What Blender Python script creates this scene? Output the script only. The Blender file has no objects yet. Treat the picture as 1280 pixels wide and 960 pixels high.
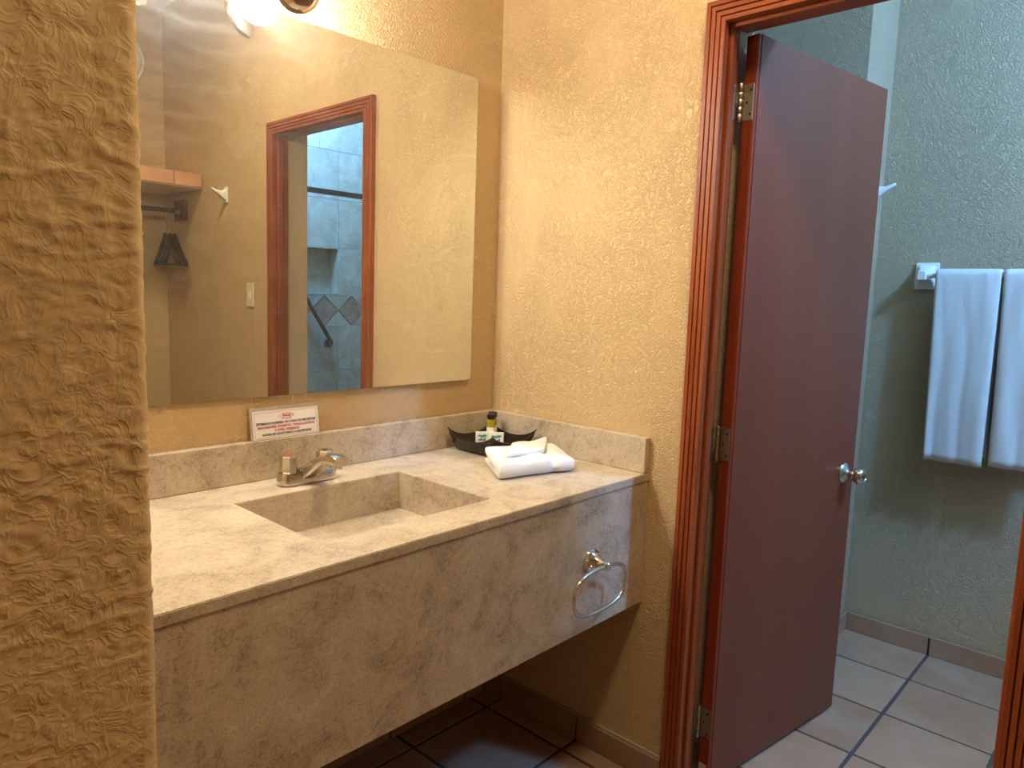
import bpy, bmesh, math, random
from mathutils import Vector, Matrix, noise
random.seed(7)
S = bpy.context.scene
COL = S.collection
PI = math.pi

# ------------------------------------------------------------------ camera
cam_d = bpy.data.cameras.new('camera')
cam = bpy.data.objects.new('camera', cam_d); COL.objects.link(cam)
cam_d.sensor_fit = 'HORIZONTAL'; cam_d.sensor_width = 36.0
cam_d.lens = 907.9 / 1280 * 36.0
cam_d.clip_start = 0.02
R_ = Matrix(((0.68025287, 0.06709271, -0.7299004),
             (-0.73225087, 0.10653437, -0.67265079),
             (0.03262951, 0.99204284, 0.12159901)))
cam.matrix_world = Matrix.Translation((-1.75663, -1.70867, 1.39334)) @ R_.to_4x4()
S.camera = cam

# ------------------------------------------------------------------ world, exposure
w = bpy.data.worlds.new('world'); S.world = w; w.use_nodes = True
w.node_tree.nodes['Background'].inputs[0].default_value = (0.9, 0.85, 0.75, 1)
w.node_tree.nodes['Background'].inputs[1].default_value = 0.02
S.view_settings.view_transform = 'Standard'
S.view_settings.look = 'None'
S.view_settings.gamma = 1.0
S.view_settings.use_curve_mapping = False
S.view_settings.exposure = 0.08
S.cycles.blur_glossy = 0.0
S.cycles.sample_clamp_indirect = 0.0
S.cycles.use_guiding = True
S.cycles.use_surface_guiding = True
S.cycles.guiding_training_samples = 64

# light levels (each belongs to a lamp built further down)
VANITY_LAMP = ((0.98, 1.0, 0.93), 78.0)
BATH_LAMP = ((0.20, 0.47, 1.0), 590.0)
HALL_LAMP = ((1.0, 0.79, 0.46), 108.0)

# ------------------------------------------------------------------ materials
def new_mat(name):
    m = bpy.data.materials.new(name); m.use_nodes = True
    nt = m.node_tree
    b = nt.nodes['Principled BSDF']
    return m, nt, b
def N(nt, t, **kw):
    n = nt.nodes.new(t)
    for k, v in kw.items():
        if k.startswith('i_'):
            n.inputs[k[2:].replace('_', ' ')].default_value = v
        else:
            setattr(n, k, v)
    return n
def L(nt, a, b): nt.links.new(a, b)
def rgba(c): return (c[0], c[1], c[2], 1)
def ramp(nt, stops):
    r = N(nt, 'ShaderNodeValToRGB'); e = r.color_ramp.elements
    while len(e) < len(stops): e.new(0.5)
    for x, (p, c) in zip(e, stops):
        x.position = p; x.color = rgba(c) if len(c) == 3 else c
    return r
def simple(name, col, rough=0.5, metal=0.0, spec=0.5, emit=None, coat=0, trans=0, ior=1.45):
    m, nt, b = new_mat(name)
    b.inputs['Base Color'].default_value = rgba(col)
    b.inputs['Roughness'].default_value = rough
    b.inputs['Metallic'].default_value = metal
    b.inputs['Specular IOR Level'].default_value = spec
    b.inputs['Coat Weight'].default_value = coat
    b.inputs['Transmission Weight'].default_value = trans
    b.inputs['IOR'].default_value = ior
    if emit:
        b.inputs['Emission Color'].default_value = rgba(emit[0])
        b.inputs['Emission Strength'].default_value = emit[1]
    return m
def math_(nt, op, a, b=None, c=None):
    n = N(nt, 'ShaderNodeMath', operation=op)
    for i, v in enumerate((a, b, c)):
        if v is None: continue
        if isinstance(v, (int, float)): n.inputs[i].default_value = v
        else: L(nt, v, n.inputs[i])
    return n.outputs[0]

def stucco(name, col, scale=1.0, strength=0.72, dist=0.0055, rough=0.55, var=0.06):
    m, nt, b = new_mat(name)
    tc = N(nt, 'ShaderNodeTexCoord')
    n1 = N(nt, 'ShaderNodeTexNoise'); n1.inputs['Scale'].default_value = 63 * scale
    n1.inputs['Detail'].default_value = 2.5; n1.inputs['Distortion'].default_value = 1.6
    n2 = N(nt, 'ShaderNodeTexNoise'); n2.inputs['Scale'].default_value = 130 * scale
    n2.inputs['Detail'].default_value = 2
    n3 = N(nt, 'ShaderNodeTexNoise'); n3.inputs['Scale'].default_value = 5 * scale
    n3.inputs['Detail'].default_value = 2
    for n in (n1, n2, n3): L(nt, tc.outputs['Object'], n.inputs['Vector'])
    a = math_(nt, 'SUBTRACT', n1.outputs[0], 0.5)
    a = math_(nt, 'ABSOLUTE', a)
    r = N(nt, 'ShaderNodeMapRange'); r.inputs[1].default_value = 0.0; r.inputs[2].default_value = 0.11
    r.inputs[3].default_value = 1.0; r.inputs[4].default_value = 0.0
    L(nt, a, r.inputs[0])
    mask = N(nt, 'ShaderNodeMapRange'); mask.inputs[1].default_value = 0.38; mask.inputs[2].default_value = 0.62
    L(nt, n3.outputs[0], mask.inputs[0])
    mk = math_(nt, 'MULTIPLY_ADD', mask.outputs[0], 0.65, 0.35)
    h = math_(nt, 'MULTIPLY', r.outputs[0], mk)
    h = math_(nt, 'MULTIPLY_ADD', n2.outputs[0], 0.55, h)
    bp = N(nt, 'ShaderNodeBump'); bp.inputs['Strength'].default_value = strength
    bp.inputs['Distance'].default_value = dist
    L(nt, h, bp.inputs['Height']); L(nt, bp.outputs[0], b.inputs['Normal'])
    cr = ramp(nt, [(0.3, [c * (1 - var) for c in col]), (0.7, [min(1, c * (1 + var)) for c in col])])
    L(nt, n3.outputs[0], cr.inputs[0]); L(nt, cr.outputs[0], b.inputs['Base Color'])
    b.inputs['Roughness'].default_value = rough
    b.inputs['Specular IOR Level'].default_value = 0.35
    return m

def stone(name, base, dark, light, scale=1.0, rough=0.35, vein=0.6, rand=0.0):
    m, nt, b = new_mat(name)
    tc = N(nt, 'ShaderNodeTexCoord')
    vec = tc.outputs['Object']
    if rand:
        oi = N(nt, 'ShaderNodeObjectInfo')
        add = N(nt, 'ShaderNodeVectorMath', operation='ADD')
        sc = N(nt, 'ShaderNodeVectorMath', operation='SCALE'); sc.inputs['Scale'].default_value = 9.0
        cmb = N(nt, 'ShaderNodeCombineXYZ')
        for i in range(3): L(nt, oi.outputs['Random'], cmb.inputs[i])
        L(nt, cmb.outputs[0], sc.inputs[0]); L(nt, vec, add.inputs[0]); L(nt, sc.outputs[0], add.inputs[1])
        vec = add.outputs[0]
    n1 = N(nt, 'ShaderNodeTexNoise'); n1.inputs['Scale'].default_value = 7 * scale
    n1.inputs['Detail'].default_value = 8; n1.inputs['Roughness'].default_value = 0.65; n1.inputs['Distortion'].default_value = 0.8
    n2 = N(nt, 'ShaderNodeTexNoise'); n2.inputs['Scale'].default_value = 85 * scale
    n2.inputs['Detail'].default_value = 4; n2.inputs['Roughness'].default_value = 0.7; n2.inputs['Distortion'].default_value = 1.2
    n3 = N(nt, 'ShaderNodeTexNoise'); n3.inputs['Scale'].default_value = 26 * scale
    n3.inputs['Detail'].default_value = 6; n3.inputs['Distortion'].default_value = 2.2
    for n in (n1, n2, n3): L(nt, vec, n.inputs['Vector'])
    c1 = ramp(nt, [(0.32, dark), (0.5, base), (0.68, light)])
    L(nt, n1.outputs[0], c1.inputs[0])
    # dark veins where n3 crosses 0.5, in patches
    a = math_(nt, 'ABSOLUTE', math_(nt, 'SUBTRACT', n3.outputs[0], 0.5))
    v = N(nt, 'ShaderNodeMapRange'); v.inputs[1].default_value = 0.0; v.inputs[2].default_value = 0.022
    v.inputs[3].default_value = 1.0; v.inputs[4].default_value = 0.0
    L(nt, a, v.inputs[0])
    pm = N(nt, 'ShaderNodeMapRange'); pm.inputs[1].default_value = 0.5; pm.inputs[2].default_value = 0.62
    L(nt, n1.outputs[0], pm.inputs[0])
    vv = math_(nt, 'MULTIPLY', v.outputs[0], pm.outputs[0])
    sp = N(nt, 'ShaderNodeMapRange'); sp.inputs[1].default_value = 0.48; sp.inputs[2].default_value = 0.61
    L(nt, n2.outputs[0], sp.inputs[0])
    pm2 = N(nt, 'ShaderNodeMapRange'); pm2.inputs[1].default_value = 0.56; pm2.inputs[2].default_value = 0.36
    pm2.inputs[3].default_value = 0.35
    L(nt, n1.outputs[0], pm2.inputs[0])
    ss = math_(nt, 'MULTIPLY', sp.outputs[0], pm2.outputs[0])
    f = math_(nt, 'MAXIMUM', math_(nt, 'MULTIPLY', vv, vein), math_(nt, 'MULTIPLY', ss, vein))
    mix = N(nt, 'ShaderNodeMix', data_type='RGBA')
    L(nt, f, mix.inputs['Factor']); L(nt, c1.outputs[0], mix.inputs['A'])
    mix.inputs['B'].default_value = rgba([c * 0.60 for c in dark])
    out = mix.outputs['Result']
    if rand:
        hv = N(nt, 'ShaderNodeHueSaturation')
        rr = N(nt, 'ShaderNodeMapRange'); rr.inputs[3].default_value = 1 - rand; rr.inputs[4].default_value = 1 + rand
        L(nt, oi.outputs['Random'], rr.inputs[0]); L(nt, rr.outputs[0], hv.inputs['Value'])
        L(nt, out, hv.inputs['Color']); out = hv.outputs[0]
    L(nt, out, b.inputs['Base Color'])
    bp = N(nt, 'ShaderNodeBump'); bp.inputs['Strength'].default_value = 0.12; bp.inputs['Distance'].default_value = 0.001
    L(nt, n2.outputs[0], bp.inputs['Height']); L(nt, bp.outputs[0], b.inputs['Normal'])
    b.inputs['Roughness'].default_value = rough
    return m

def wood(name, c1, c2, rough=0.40, scale=1.0, axis='Z', coat=0.0):
    m, nt, b = new_mat(name)
    tc = N(nt, 'ShaderNodeTexCoord'); mp = N(nt, 'ShaderNodeMapping')
    sc = {'Z': (38, 38, 1.6), 'Y': (38, 1.6, 38), 'X': (1.6, 38, 38)}[axis]
    mp.inputs['Scale'].default_value = [s * scale for s in sc]
    L(nt, tc.outputs['Object'], mp.inputs[0])
    n = N(nt, 'ShaderNodeTexNoise'); n.inputs['Scale'].default_value = 1.6; n.inputs['Detail'].default_value = 6
    n.inputs['Distortion'].default_value = 0.6
    L(nt, mp.outputs[0], n.inputs['Vector'])
    cr = ramp(nt, [(0.3, c1), (0.7, c2)]); L(nt, n.outputs[0], cr.inputs[0])
    L(nt, cr.outputs[0], b.inputs['Base Color'])
    b.inputs['Roughness'].default_value = rough; b.inputs['Coat Weight'].default_value = coat; b.inputs['Specular IOR Level'].default_value = 0.35
    b.inputs['Coat Roughness'].default_value = 0.2
    return m

def floor_tile_mat():
    m, nt, b = new_mat('floor tile')
    tc = N(nt, 'ShaderNodeTexCoord'); oi = N(nt, 'ShaderNodeObjectInfo')
    add = N(nt, 'ShaderNodeVectorMath', operation='ADD')
    cmb = N(nt, 'ShaderNodeCombineXYZ'); k = math_(nt, 'MULTIPLY', oi.outputs['Random'], 17.0)
    for i in range(3): L(nt, k, cmb.inputs[i])
    L(nt, tc.outputs['Object'], add.inputs[0]); L(nt, cmb.outputs[0], add.inputs[1])
    n = N(nt, 'ShaderNodeTexNoise'); n.inputs['Scale'].default_value = 5; n.inputs['Detail'].default_value = 5
    n.inputs['Roughness'].default_value = 0.6; n.inputs['Distortion'].default_value = 0.5
    L(nt, add.outputs[0], n.inputs['Vector'])
    cr = ramp(nt, [(0.3, (0.33, 0.19, 0.12)), (0.5, (0.35, 0.23, 0.158)), (0.7, (0.38, 0.275, 0.20))])
    L(nt, n.outputs[0], cr.inputs[0])
    hv = N(nt, 'ShaderNodeHueSaturation'); rr = N(nt, 'ShaderNodeMapRange')
    rr.inputs[3].default_value = 0.9; rr.inputs[4].default_value = 1.08
    L(nt, oi.outputs['Random'], rr.inputs[0]); L(nt, rr.outputs[0], hv.inputs['Value']); L(nt, cr.outputs[0], hv.inputs['Color'])
    L(nt, hv.outputs[0], b.inputs['Base Color']); b.inputs['Roughness'].default_value = 0.33
    return m

def cloth(name, col, scale=700, strength=0.5):
    m, nt, b = new_mat(name)
    tc = N(nt, 'ShaderNodeTexCoord')
    n = N(nt, 'ShaderNodeTexNoise'); n.inputs['Scale'].default_value = scale; n.inputs['Detail'].default_value = 2
    n2 = N(nt, 'ShaderNodeTexNoise'); n2.inputs['Scale'].default_value = 60; n2.inputs['Detail'].default_value = 2
    L(nt, tc.outputs['Object'], n.inputs['Vector']); L(nt, tc.outputs['Object'], n2.inputs['Vector'])
    h = math_(nt, 'MULTIPLY_ADD', n2.outputs[0], 1.0, n.outputs[0])
    bp = N(nt, 'ShaderNodeBump'); bp.inputs['Strength'].default_value = strength; bp.inputs['Distance'].default_value = 0.002
    L(nt, h, bp.inputs['Height']); L(nt, bp.outputs[0], b.inputs['Normal'])
    b.inputs['Base Color'].default_value = rgba(col); b.inputs['Roughness'].default_value = 0.95
    b.inputs['Specular IOR Level'].default_value = 0.1
    b.inputs['Sheen Weight'].default_value = 0.2
    return m

def mirror_mat():
    m, nt, b = new_mat('mirror glass')
    out = nt.nodes['Material Output']; nt.nodes.remove(b)
    g = N(nt, 'ShaderNodeBsdfGlossy'); g.inputs['Roughness'].default_value = 0.0
    g.inputs['Color'].default_value = (0.83, 0.86, 0.83, 1)
    d = N(nt, 'ShaderNodeBsdfDiffuse'); d.inputs['Color'].default_value = (0.8, 0.8, 0.78, 1)
    tc = N(nt, 'ShaderNodeTexCoord'); mp = N(nt, 'ShaderNodeMapping'); mp.inputs['Scale'].default_value = (2.2, 1, 9)
    mp.inputs['Rotation'].default_value = (0, 0.25, 0)
    L(nt, tc.outputs['Object'], mp.inputs[0])
    n = N(nt, 'ShaderNodeTexNoise'); n.inputs['Scale'].default_value = 2.5; n.inputs['Detail'].default_value = 6
    n.inputs['Distortion'].default_value = 1.5; L(nt, mp.outputs[0], n.inputs['Vector'])
    r = N(nt, 'ShaderNodeMapRange'); r.inputs[1].default_value = 0.42; r.inputs[2].default_value = 0.75
    r.inputs[3].default_value = 0.04; r.inputs[4].default_value = 0.085
    L(nt, n.outputs[0], r.inputs[0])
    mx = N(nt, 'ShaderNodeMixShader'); L(nt, r.outputs[0], mx.inputs[0]); L(nt, g.outputs[0], mx.inputs[1]); L(nt, d.outputs[0], mx.inputs[2])
    L(nt, mx.outputs[0], out.inputs['Surface'])
    return m

PAINT = (0.70, 0.505, 0.28)
M = dict(
    paint=stucco('yellow stucco', PAINT),
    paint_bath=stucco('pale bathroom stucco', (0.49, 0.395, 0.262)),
    paint_near=stucco('yellow stucco coarse', PAINT, 0.55, 0.22, 0.004, 0.40),
    ceiling=stucco('ceiling paint', (0.72, 0.66, 0.54), 1.0, 0.2),
    stone=stone('limestone', (0.58, 0.485, 0.37), (0.44, 0.35, 0.255), (0.68, 0.59, 0.47), 1.4, 0.35, 0.9),
    shower=stone('shower stone', (0.33, 0.34, 0.29), (0.26, 0.27, 0.23), (0.41, 0.42, 0.36), 1.5, 0.4, 0.8, 0.10),
    diamond=stone('brown diamond stone', (0.235, 0.18, 0.14), (0.165, 0.125, 0.095), (0.30, 0.24, 0.19), 2.0, 0.4, 0.6, 0.1),
    tile=floor_tile_mat(),
    grout=simple('dark grout', (0.075, 0.062, 0.062), 0.9),
    lightgrout=simple('pale grout', (0.42, 0.37, 0.31), 0.9),
    showergrout=simple('shower grout', (0.40, 0.41, 0.38), 0.9),
    frame=wood('red varnished wood', (0.22, 0.045, 0.012), (0.37, 0.092, 0.024)),
    frame_h=wood('red varnished wood head', (0.22, 0.045, 0.012), (0.37, 0.092, 0.024), axis='Y'),
    leaf=wood('brown door paint', (0.170, 0.042, 0.020), (0.190, 0.050, 0.025), 0.40, 0.12, coat=0.0),
    lip=wood('door lipping', (0.17, 0.025, 0.010), (0.25, 0.045, 0.016)),
    blockwood=wood('bracket wood', (0.12, 0.03, 0.015), (0.17, 0.045, 0.02), 0.4, 1, 'Y'),
    chrome=simple('chrome', (0.78, 0.78, 0.79), 0.12, 1.0),
    capmetal=simple('warm polished metal', (0.66, 0.55, 0.46), 0.14, 1.0),
    satin=simple('satin nickel', (0.64, 0.60, 0.55), 0.2, 1.0),
    knob=simple('knob steel', (0.66, 0.64, 0.62), 0.16, 1.0),
    steel=simple('hinge steel', (0.45, 0.42, 0.37), 0.38, 1.0),
    darksteel=simple('dark steel', (0.10, 0.10, 0.105), 0.35, 0.9),
    hole=simple('screw dark', (0.03, 0.028, 0.025), 0.5, 0.5),
    mirror=mirror_mat(),
    backing=simple('mirror edge', (0.10, 0.09, 0.05), 0.4),
    porcelain=simple('white porcelain', (0.80, 0.80, 0.78), 0.18),
    ivory=simple('ivory plastic', (0.80, 0.70, 0.48), 0.35),
    plastic=simple('white plastic', (0.82, 0.82, 0.80), 0.3),
    towel=cloth('white terry', (0.80, 0.80, 0.79)),
    bathtowel=cloth('hanging terry', (0.68, 0.68, 0.68)),
    tray=simple('dark tray', (0.022, 0.014, 0.010), 0.22),
    card=simple('card paper', (0.80, 0.78, 0.79), 0.5),
    acrylic=simple('acrylic', (0.85, 0.80, 0.72), 0.1, 0, 0.5, None, 0, 0.55, 1.3),
    ink=simple('black ink', (0.03, 0.025, 0.03), 0.6),
    red=simple('red ink', (0.55, 0.03, 0.06), 0.6),
    pinkline=simple('pink ink', (0.60, 0.22, 0.26), 0.6),
    teal=simple('teal ink', (0.05, 0.30, 0.36), 0.5),
    soap=simple('soap wrapper', (0.82, 0.81, 0.78), 0.4),
    amber=simple('amber shampoo', (0.62, 0.50, 0.03), 0.08, 0, 0.5, None, 0, 0.45),
    cap=simple('black cap', (0.012, 0.011, 0.012), 0.3),
    salmon=stone('salmon tile', (0.62, 0.33, 0.19), (0.56, 0.28, 0.16), (0.68, 0.38, 0.23), 1.0, 0.4, 0.15),
    cream=simple('cream plaster', (0.74, 0.62, 0.40), 0.7),
    hanger=simple('dark hanger wood', (0.022, 0.012, 0.010), 0.3),
    globe=simple('lit opal glass', (0.9, 0.88, 0.8), 0.3, emit=VANITY_LAMP),
    bathlamp=simple('lit cool diffuser', (0.9, 0.9, 0.9), 0.3, emit=BATH_LAMP),
    halllamp=simple('lit warm diffuser', (0.9, 0.9, 0.9), 0.3, emit=HALL_LAMP),
    bulkhead=simple('white lamp housing', (0.85, 0.85, 0.86), 0.25),
    redspot=simple('red dot', (0.6, 0.05, 0.03), 0.3),
)

# ------------------------------------------------------------------ helpers
def bm_new(): return bmesh.new()
def add_box(bm, x0, x1, y0, y1, z0, z1, bev=0.0, seg=1):
    t = bmesh.new()
    bmesh.ops.create_cube(t, size=1.0)
    for v in t.verts:
        v.co = Vector(((x0 + x1) / 2 + v.co.x * (x1 - x0), (y0 + y1) / 2 + v.co.y * (y1 - y0), (z0 + z1) / 2 + v.co.z * (z1 - z0)))
    if bev:
        bmesh.ops.bevel(t, geom=list(t.edges), offset=bev, segments=seg, profile=0.5, affect='EDGES')
    merge(bm, t)
    return bm
def merge(bm, t, mat=None):
    me = bpy.data.meshes.new('tmp'); t.to_mesh(me); t.free()
    if mat is not None: me.transform(mat)
    bm.from_mesh(me); bpy.data.meshes.remove(me)
def box(x0, x1, y0, y1, z0, z1, bev=0.0, seg=1): return add_box(bm_new(), x0, x1, y0, y1, z0, z1, bev, seg)
def add_lathe(bm, prof, n=32, mat=None, cap=True):
    """prof: list of (r, h); axis +z"""
    t = bmesh.new(); rings = []
    for r, h in prof:
        if r < 1e-6: rings.append([t.verts.new((0, 0, h))])
        else: rings.append([t.verts.new((r * math.cos(2 * PI * i / n), r * math.sin(2 * PI * i / n), h)) for i in range(n)])
    for a, b in zip(rings[:-1], rings[1:]):
        for i in range(n):
            j = (i + 1) % n
            if len(a) == 1 and len(b) == 1: continue
            if len(a) == 1: t.faces.new((a[0], b[j], b[i]))
            elif len(b) == 1: t.faces.new((a[i], a[j], b[0]))
            else: t.faces.new((a[i], a[j], b[j], b[i]))
    if cap:
        if len(rings[0]) > 1: t.faces.new(list(reversed(rings[0])))
        if len(rings[-1]) > 1: t.faces.new(rings[-1])
    bmesh.ops.recalc_face_normals(t, faces=t.faces)
    merge(bm, t, mat); return bm
def lathe(prof, n=32, mat=None): return add_lathe(bm_new(), prof, n, mat)
def axis_mat(origin, direction):
    d = Vector(direction).normalized()
    return Matrix.Translation(origin) @ d.to_track_quat('Z', 'Y').to_matrix().to_4x4()
def add_tube(bm, pts, r, n=12, closed=False):
    pts = [Vector(p) for p in pts]; k = len(pts); rings = []
    up = None
    for i, p in enumerate(pts):
        if closed: t = (pts[(i + 1) % k] - pts[i - 1]).normalized()
        elif i == 0: t = (pts[1] - p).normalized()
        elif i == k - 1: t = (p - pts[i - 1]).normalized()
        else: t = (pts[i + 1] - pts[i - 1]).normalized()
        if up is None:
            up = Vector((0, 0, 1)) if abs(t.z) < 0.9 else Vector((1, 0, 0))
        a = (up - t * up.dot(t)).normalized(); up = a; b = t.cross(a)
        rr = r[i] if isinstance(r, (list, tuple)) else r
        rings.append([bm.verts.new(p + a * rr * math.cos(2 * PI * j / n) + b * rr * math.sin(2 * PI * j / n)) for j in range(n)])
    pairs = list(zip(rings[:-1], rings[1:])) + ([(rings[-1], rings[0])] if closed else [])
    for A, B in pairs:
        for j in range(n):
            bm.faces.new((A[j], A[(j + 1) % n], B[(j + 1) % n], B[j]))
    if not closed:
        bm.faces.new(list(reversed(rings[0]))); bm.faces.new(rings[-1])
    bmesh.ops.recalc_face_normals(bm, faces=bm.faces)
    return bm
def tube(pts, r, n=12, closed=False): return add_tube(bm_new(), pts, r, n, closed)
def add_prism(bm, poly, a0, a1, axis):
    """poly 2D extruded along axis: 'x' -> (y,z), 'y' -> (x,z), 'z' -> (x,y)"""
    def P(u, v, a): return {'x': (a, u, v), 'y': (u, a, v), 'z': (u, v, a)}[axis]
    A = [bm.verts.new(P(u, v, a0)) for u, v in poly]; B = [bm.verts.new(P(u, v, a1)) for u, v in poly]
    n = len(poly)
    bm.faces.new(A); bm.faces.new(list(reversed(B)))
    for i in range(n): bm.faces.new((A[i], B[i], B[(i + 1) % n], A[(i + 1) % n]))
    bmesh.ops.recalc_face_normals(bm, faces=bm.faces)
    return bm
def prism(poly, a0, a1, axis): return add_prism(bm_new(), poly, a0, a1, axis)
def obj(name, bm, mat, parent=None, smooth=False, label=None):
    if isinstance(bm, bpy.types.Mesh): me = bm
    else:
        me = bpy.data.meshes.new(name); bm.to_mesh(me); bm.free()
    me.materials.clear(); me.materials.append(M[mat] if isinstance(mat, str) else mat)
    o = bpy.data.objects.new(name, me); COL.objects.link(o)
    if smooth: smooth_by_angle(me, smooth if smooth is not True else 40)
    if parent: o.parent = parent
    if label: o['label'] = label
    return o
def smooth_by_angle(me, deg):
    b = bmesh.new(); b.from_mesh(me)
    lim = math.radians(deg)
    for f in b.faces: f.smooth = True
    for e in b.edges:
        e.smooth = (len(e.link_faces) == 2 and e.calc_face_angle(0) < lim)
    b.to_mesh(me); b.free()
def tag(o, label, cat, group=None, kind=None):
    o['label'] = label; o['category'] = cat
    if group: o['group'] = group
    if kind: o['kind'] = kind
    return o
def thing(name, label, cat, loc=(0, 0, 0), rot=(0, 0, 0), group=None, kind=None):
    o = bpy.data.objects.new(name, None); COL.objects.link(o)
    o.location = loc; o.rotation_euler = rot; o.empty_display_size = 0.05
    return tag(o, label, cat, group, kind)
def struct(name, bm, mat, label, cat, **kw):
    return tag(obj(name, bm, mat, **kw), label, cat, kind='structure')

# ------------------------------------------------------------------ main dimensions
HC, DC, HA, HS, ST = 0.904, 0.630, 0.521, 0.102, 0.024
XL = -1.433            # end of the vanity alcove (near partition)
YN = -0.85             # face of the near partition
XW = 0.172             # thickness of the door wall
XB = 1.481             # bathroom end wall
YJ = -0.742            # bathroom wall jog
XJ = 1.178
ZC = 2.937             # ceiling
YF = -2.826            # closet wall
YS = -2.80             # shower wall
XE = -3.6              # room end behind the camera
OY0, OY1, OZ = -0.772, -1.533, 2.118   # rough door opening

# ------------------------------------------------------------------ structure
# floor: grout bed with separate tiles
fl = struct('floor', box(XE - 0.1, XB + 0.15, YF - 0.1, 0.1, -0.12, -0.003), 'grout',
            'floor of beige ceramic tiles with dark grout in both rooms', 'floor')
PX, PY, GX, GY = 0.3193, 0.3267, 0.010, 0.012
GXT = 0.012
cache = {}
def in_solid(x, y):
    if x < XL and y > YN: return True
    if 0.0 < x < XW and not (OY1 < y < OY0): return True
    if x > XJ and y > YJ: return True
    return False
for i in range(-16, 2):
    xa, xb = 1.194 + i * PX + GXT / 2, 1.194 + (i + 1) * PX - GXT / 2
    for j in range(-7, 5):
        ya, yb = -1.078 + j * PY + GY / 2, -1.078 + (j + 1) * PY - GY / 2
        x0, x1, y0, y1 = max(xa, XE), min(xb, XB - 0.012), max(ya, YF + 0.01), min(yb, -0.012)
        if x1 - x0 < 0.02 or y1 - y0 < 0.02: continue
        cs = [(x, y) for x in (x0 + .01, (x0 + x1) / 2, x1 - .01) for y in (y0 + .01, (y0 + y1) / 2, y1 - .01)]
        if all(in_solid(*c) for c in cs): continue
        key = (round(x1 - x0, 4), round(y1 - y0, 4))
        if key not in cache:
            w_, d_ = key
            me = bpy.data.meshes.new('floor_tile')
            b = box(-w_ / 2, w_ / 2, -d_ / 2, d_ / 2, -0.009, 0.0, 0.0015); b.to_mesh(me); b.free(); cache[key] = me
        o = obj('floor_tile', cache[key], 'tile', fl)
        o.location = ((x0 + x1) / 2, (y0 + y1) / 2, 0)

struct('ceiling', box(XE - 0.1, XB + 0.15, YF - 0.1, 0.12, ZC, ZC + 0.1), 'ceiling', 'pale plastered ceiling over the rooms', 'ceiling')
struct('wall_back', box(XL - 0.02, XW, 0.0, 0.12, 0, ZC), 'paint', 'yellow stucco wall behind the mirror and vanity', 'wall')
b = box(0, XW, OY0, 0.0, 0, ZC); add_box(b, 0, XW, YF, OY1, 0, ZC); add_box(b, 0, XW, OY1, OY0, OZ, ZC)
struct('wall_right', b, 'paint', 'yellow stucco wall with the bathroom doorway', 'wall')
struct('wall_closet', box(XE, 0.0, YF - 0.1, YF, 0, ZC), 'paint', 'yellow stucco wall behind the closet shelf, seen in the mirror', 'wall')
struct('wall_entry', box(XE - 0.1, XE, YF - 0.1, 0.12, 0, ZC), 'paint', 'yellow stucco wall at the far end behind the viewpoint', 'wall')
struct('wall_bathroom_end', box(XB, XB + 0.12, YS - 0.1, YJ, 0, ZC), 'paint_bath', 'stucco bathroom wall carrying the towel bar', 'wall')
struct('wall_bathroom_jog', box(XJ, XB + 0.12, YJ, 0.0, 0, ZC), 'paint_bath', 'stucco corner block jutting out behind the open door', 'wall')
struct('wall_bathroom_back', box(XW, XJ, 0.0, 0.12, 0, ZC), 'paint_bath', 'stucco bathroom wall hidden behind the open door', 'wall')

# near partition: rough plaster built as displaced geometry around its rounded corner
def near_wall():
    prof = []
    x = XE
    def nrm(p): return p
    r = 0.014
    xs = [XE, -2.6, -2.1, -1.9] + [-1.80 + 0.0032 * i for i in range(int((1.80 + XL - r) / 0.0032) + 1)]
    for x in xs: prof.append((x, YN, 0, -1))
    for k in range(1, 7):
        a = k / 7 * PI / 2
        prof.append((XL - r + r * math.sin(a), YN + r - r * math.cos(a), math.sin(a), -math.cos(a)))
    for y in [YN + r + 0.004 * i for i in range(40)] + [-0.6, -0.4, 0.0]: prof.append((XL, y, 1, 0))
    zs = [0, 0.2, 0.4] + [0.5 + 0.0034 * i for i in range(470)] + [2.2, 2.5, ZC]
    bm = bm_new(); rows = []
    for z in zs:
        row = []
        for (px, py, nx, ny) in prof:
            v = Vector((px * 1.0, py * 1.0, z))
            q = Vector((px * 13, py * 13, z * 24))
            d1 = noise.noise(q * 1.0 + Vector((noise.noise(q * 0.6) * 2.2, 3.1, noise.noise(q * 0.5 + Vector((5, 5, 5))) * 2.2)))
            ridge = max(0.0, 1 - abs(d1) / 0.13)
            m_ = 0.35 + 0.65 * max(0, min(1, noise.noise(q * 0.3 + Vector((9, 2, 4))) * 1.6 + 0.5))
            d2 = noise.noise(v * 130); d3 = noise.noise(v * 55)
            d4 = noise.noise(Vector((px * 40, py * 40, z * 75)))
            r2 = max(0.0, 1 - abs(d4) / 0.16)
            d = 0.0015 * ridge * m_ + 0.0008 * r2 * m_ + 0.0004 * d2 + 0.0014 * d3
            row.append(bm.verts.new((px + nx * d, py + ny * d, z)))
        rows.append(row)
    for A, B in zip(rows[:-1], rows[1:]):
        for i in range(len(A) - 1): bm.faces.new((A[i], A[i + 1], B[i + 1], B[i]))
    # closing back side so the partition is solid
    c = [bm.verts.new((XE, 0.0, 0)), bm.verts.new((XE, 0.0, ZC))]
    bm.faces.new((rows[0][-1], c[0], c[1], rows[-1][-1])); bm.faces.new((c[0], rows[0][0], rows[-1][0], c[1]))
    return bm
struct('wall_left', near_wall(), 'paint_near', 'rough ochre stucco partition filling the left edge up close', 'wall', smooth=80)

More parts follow.
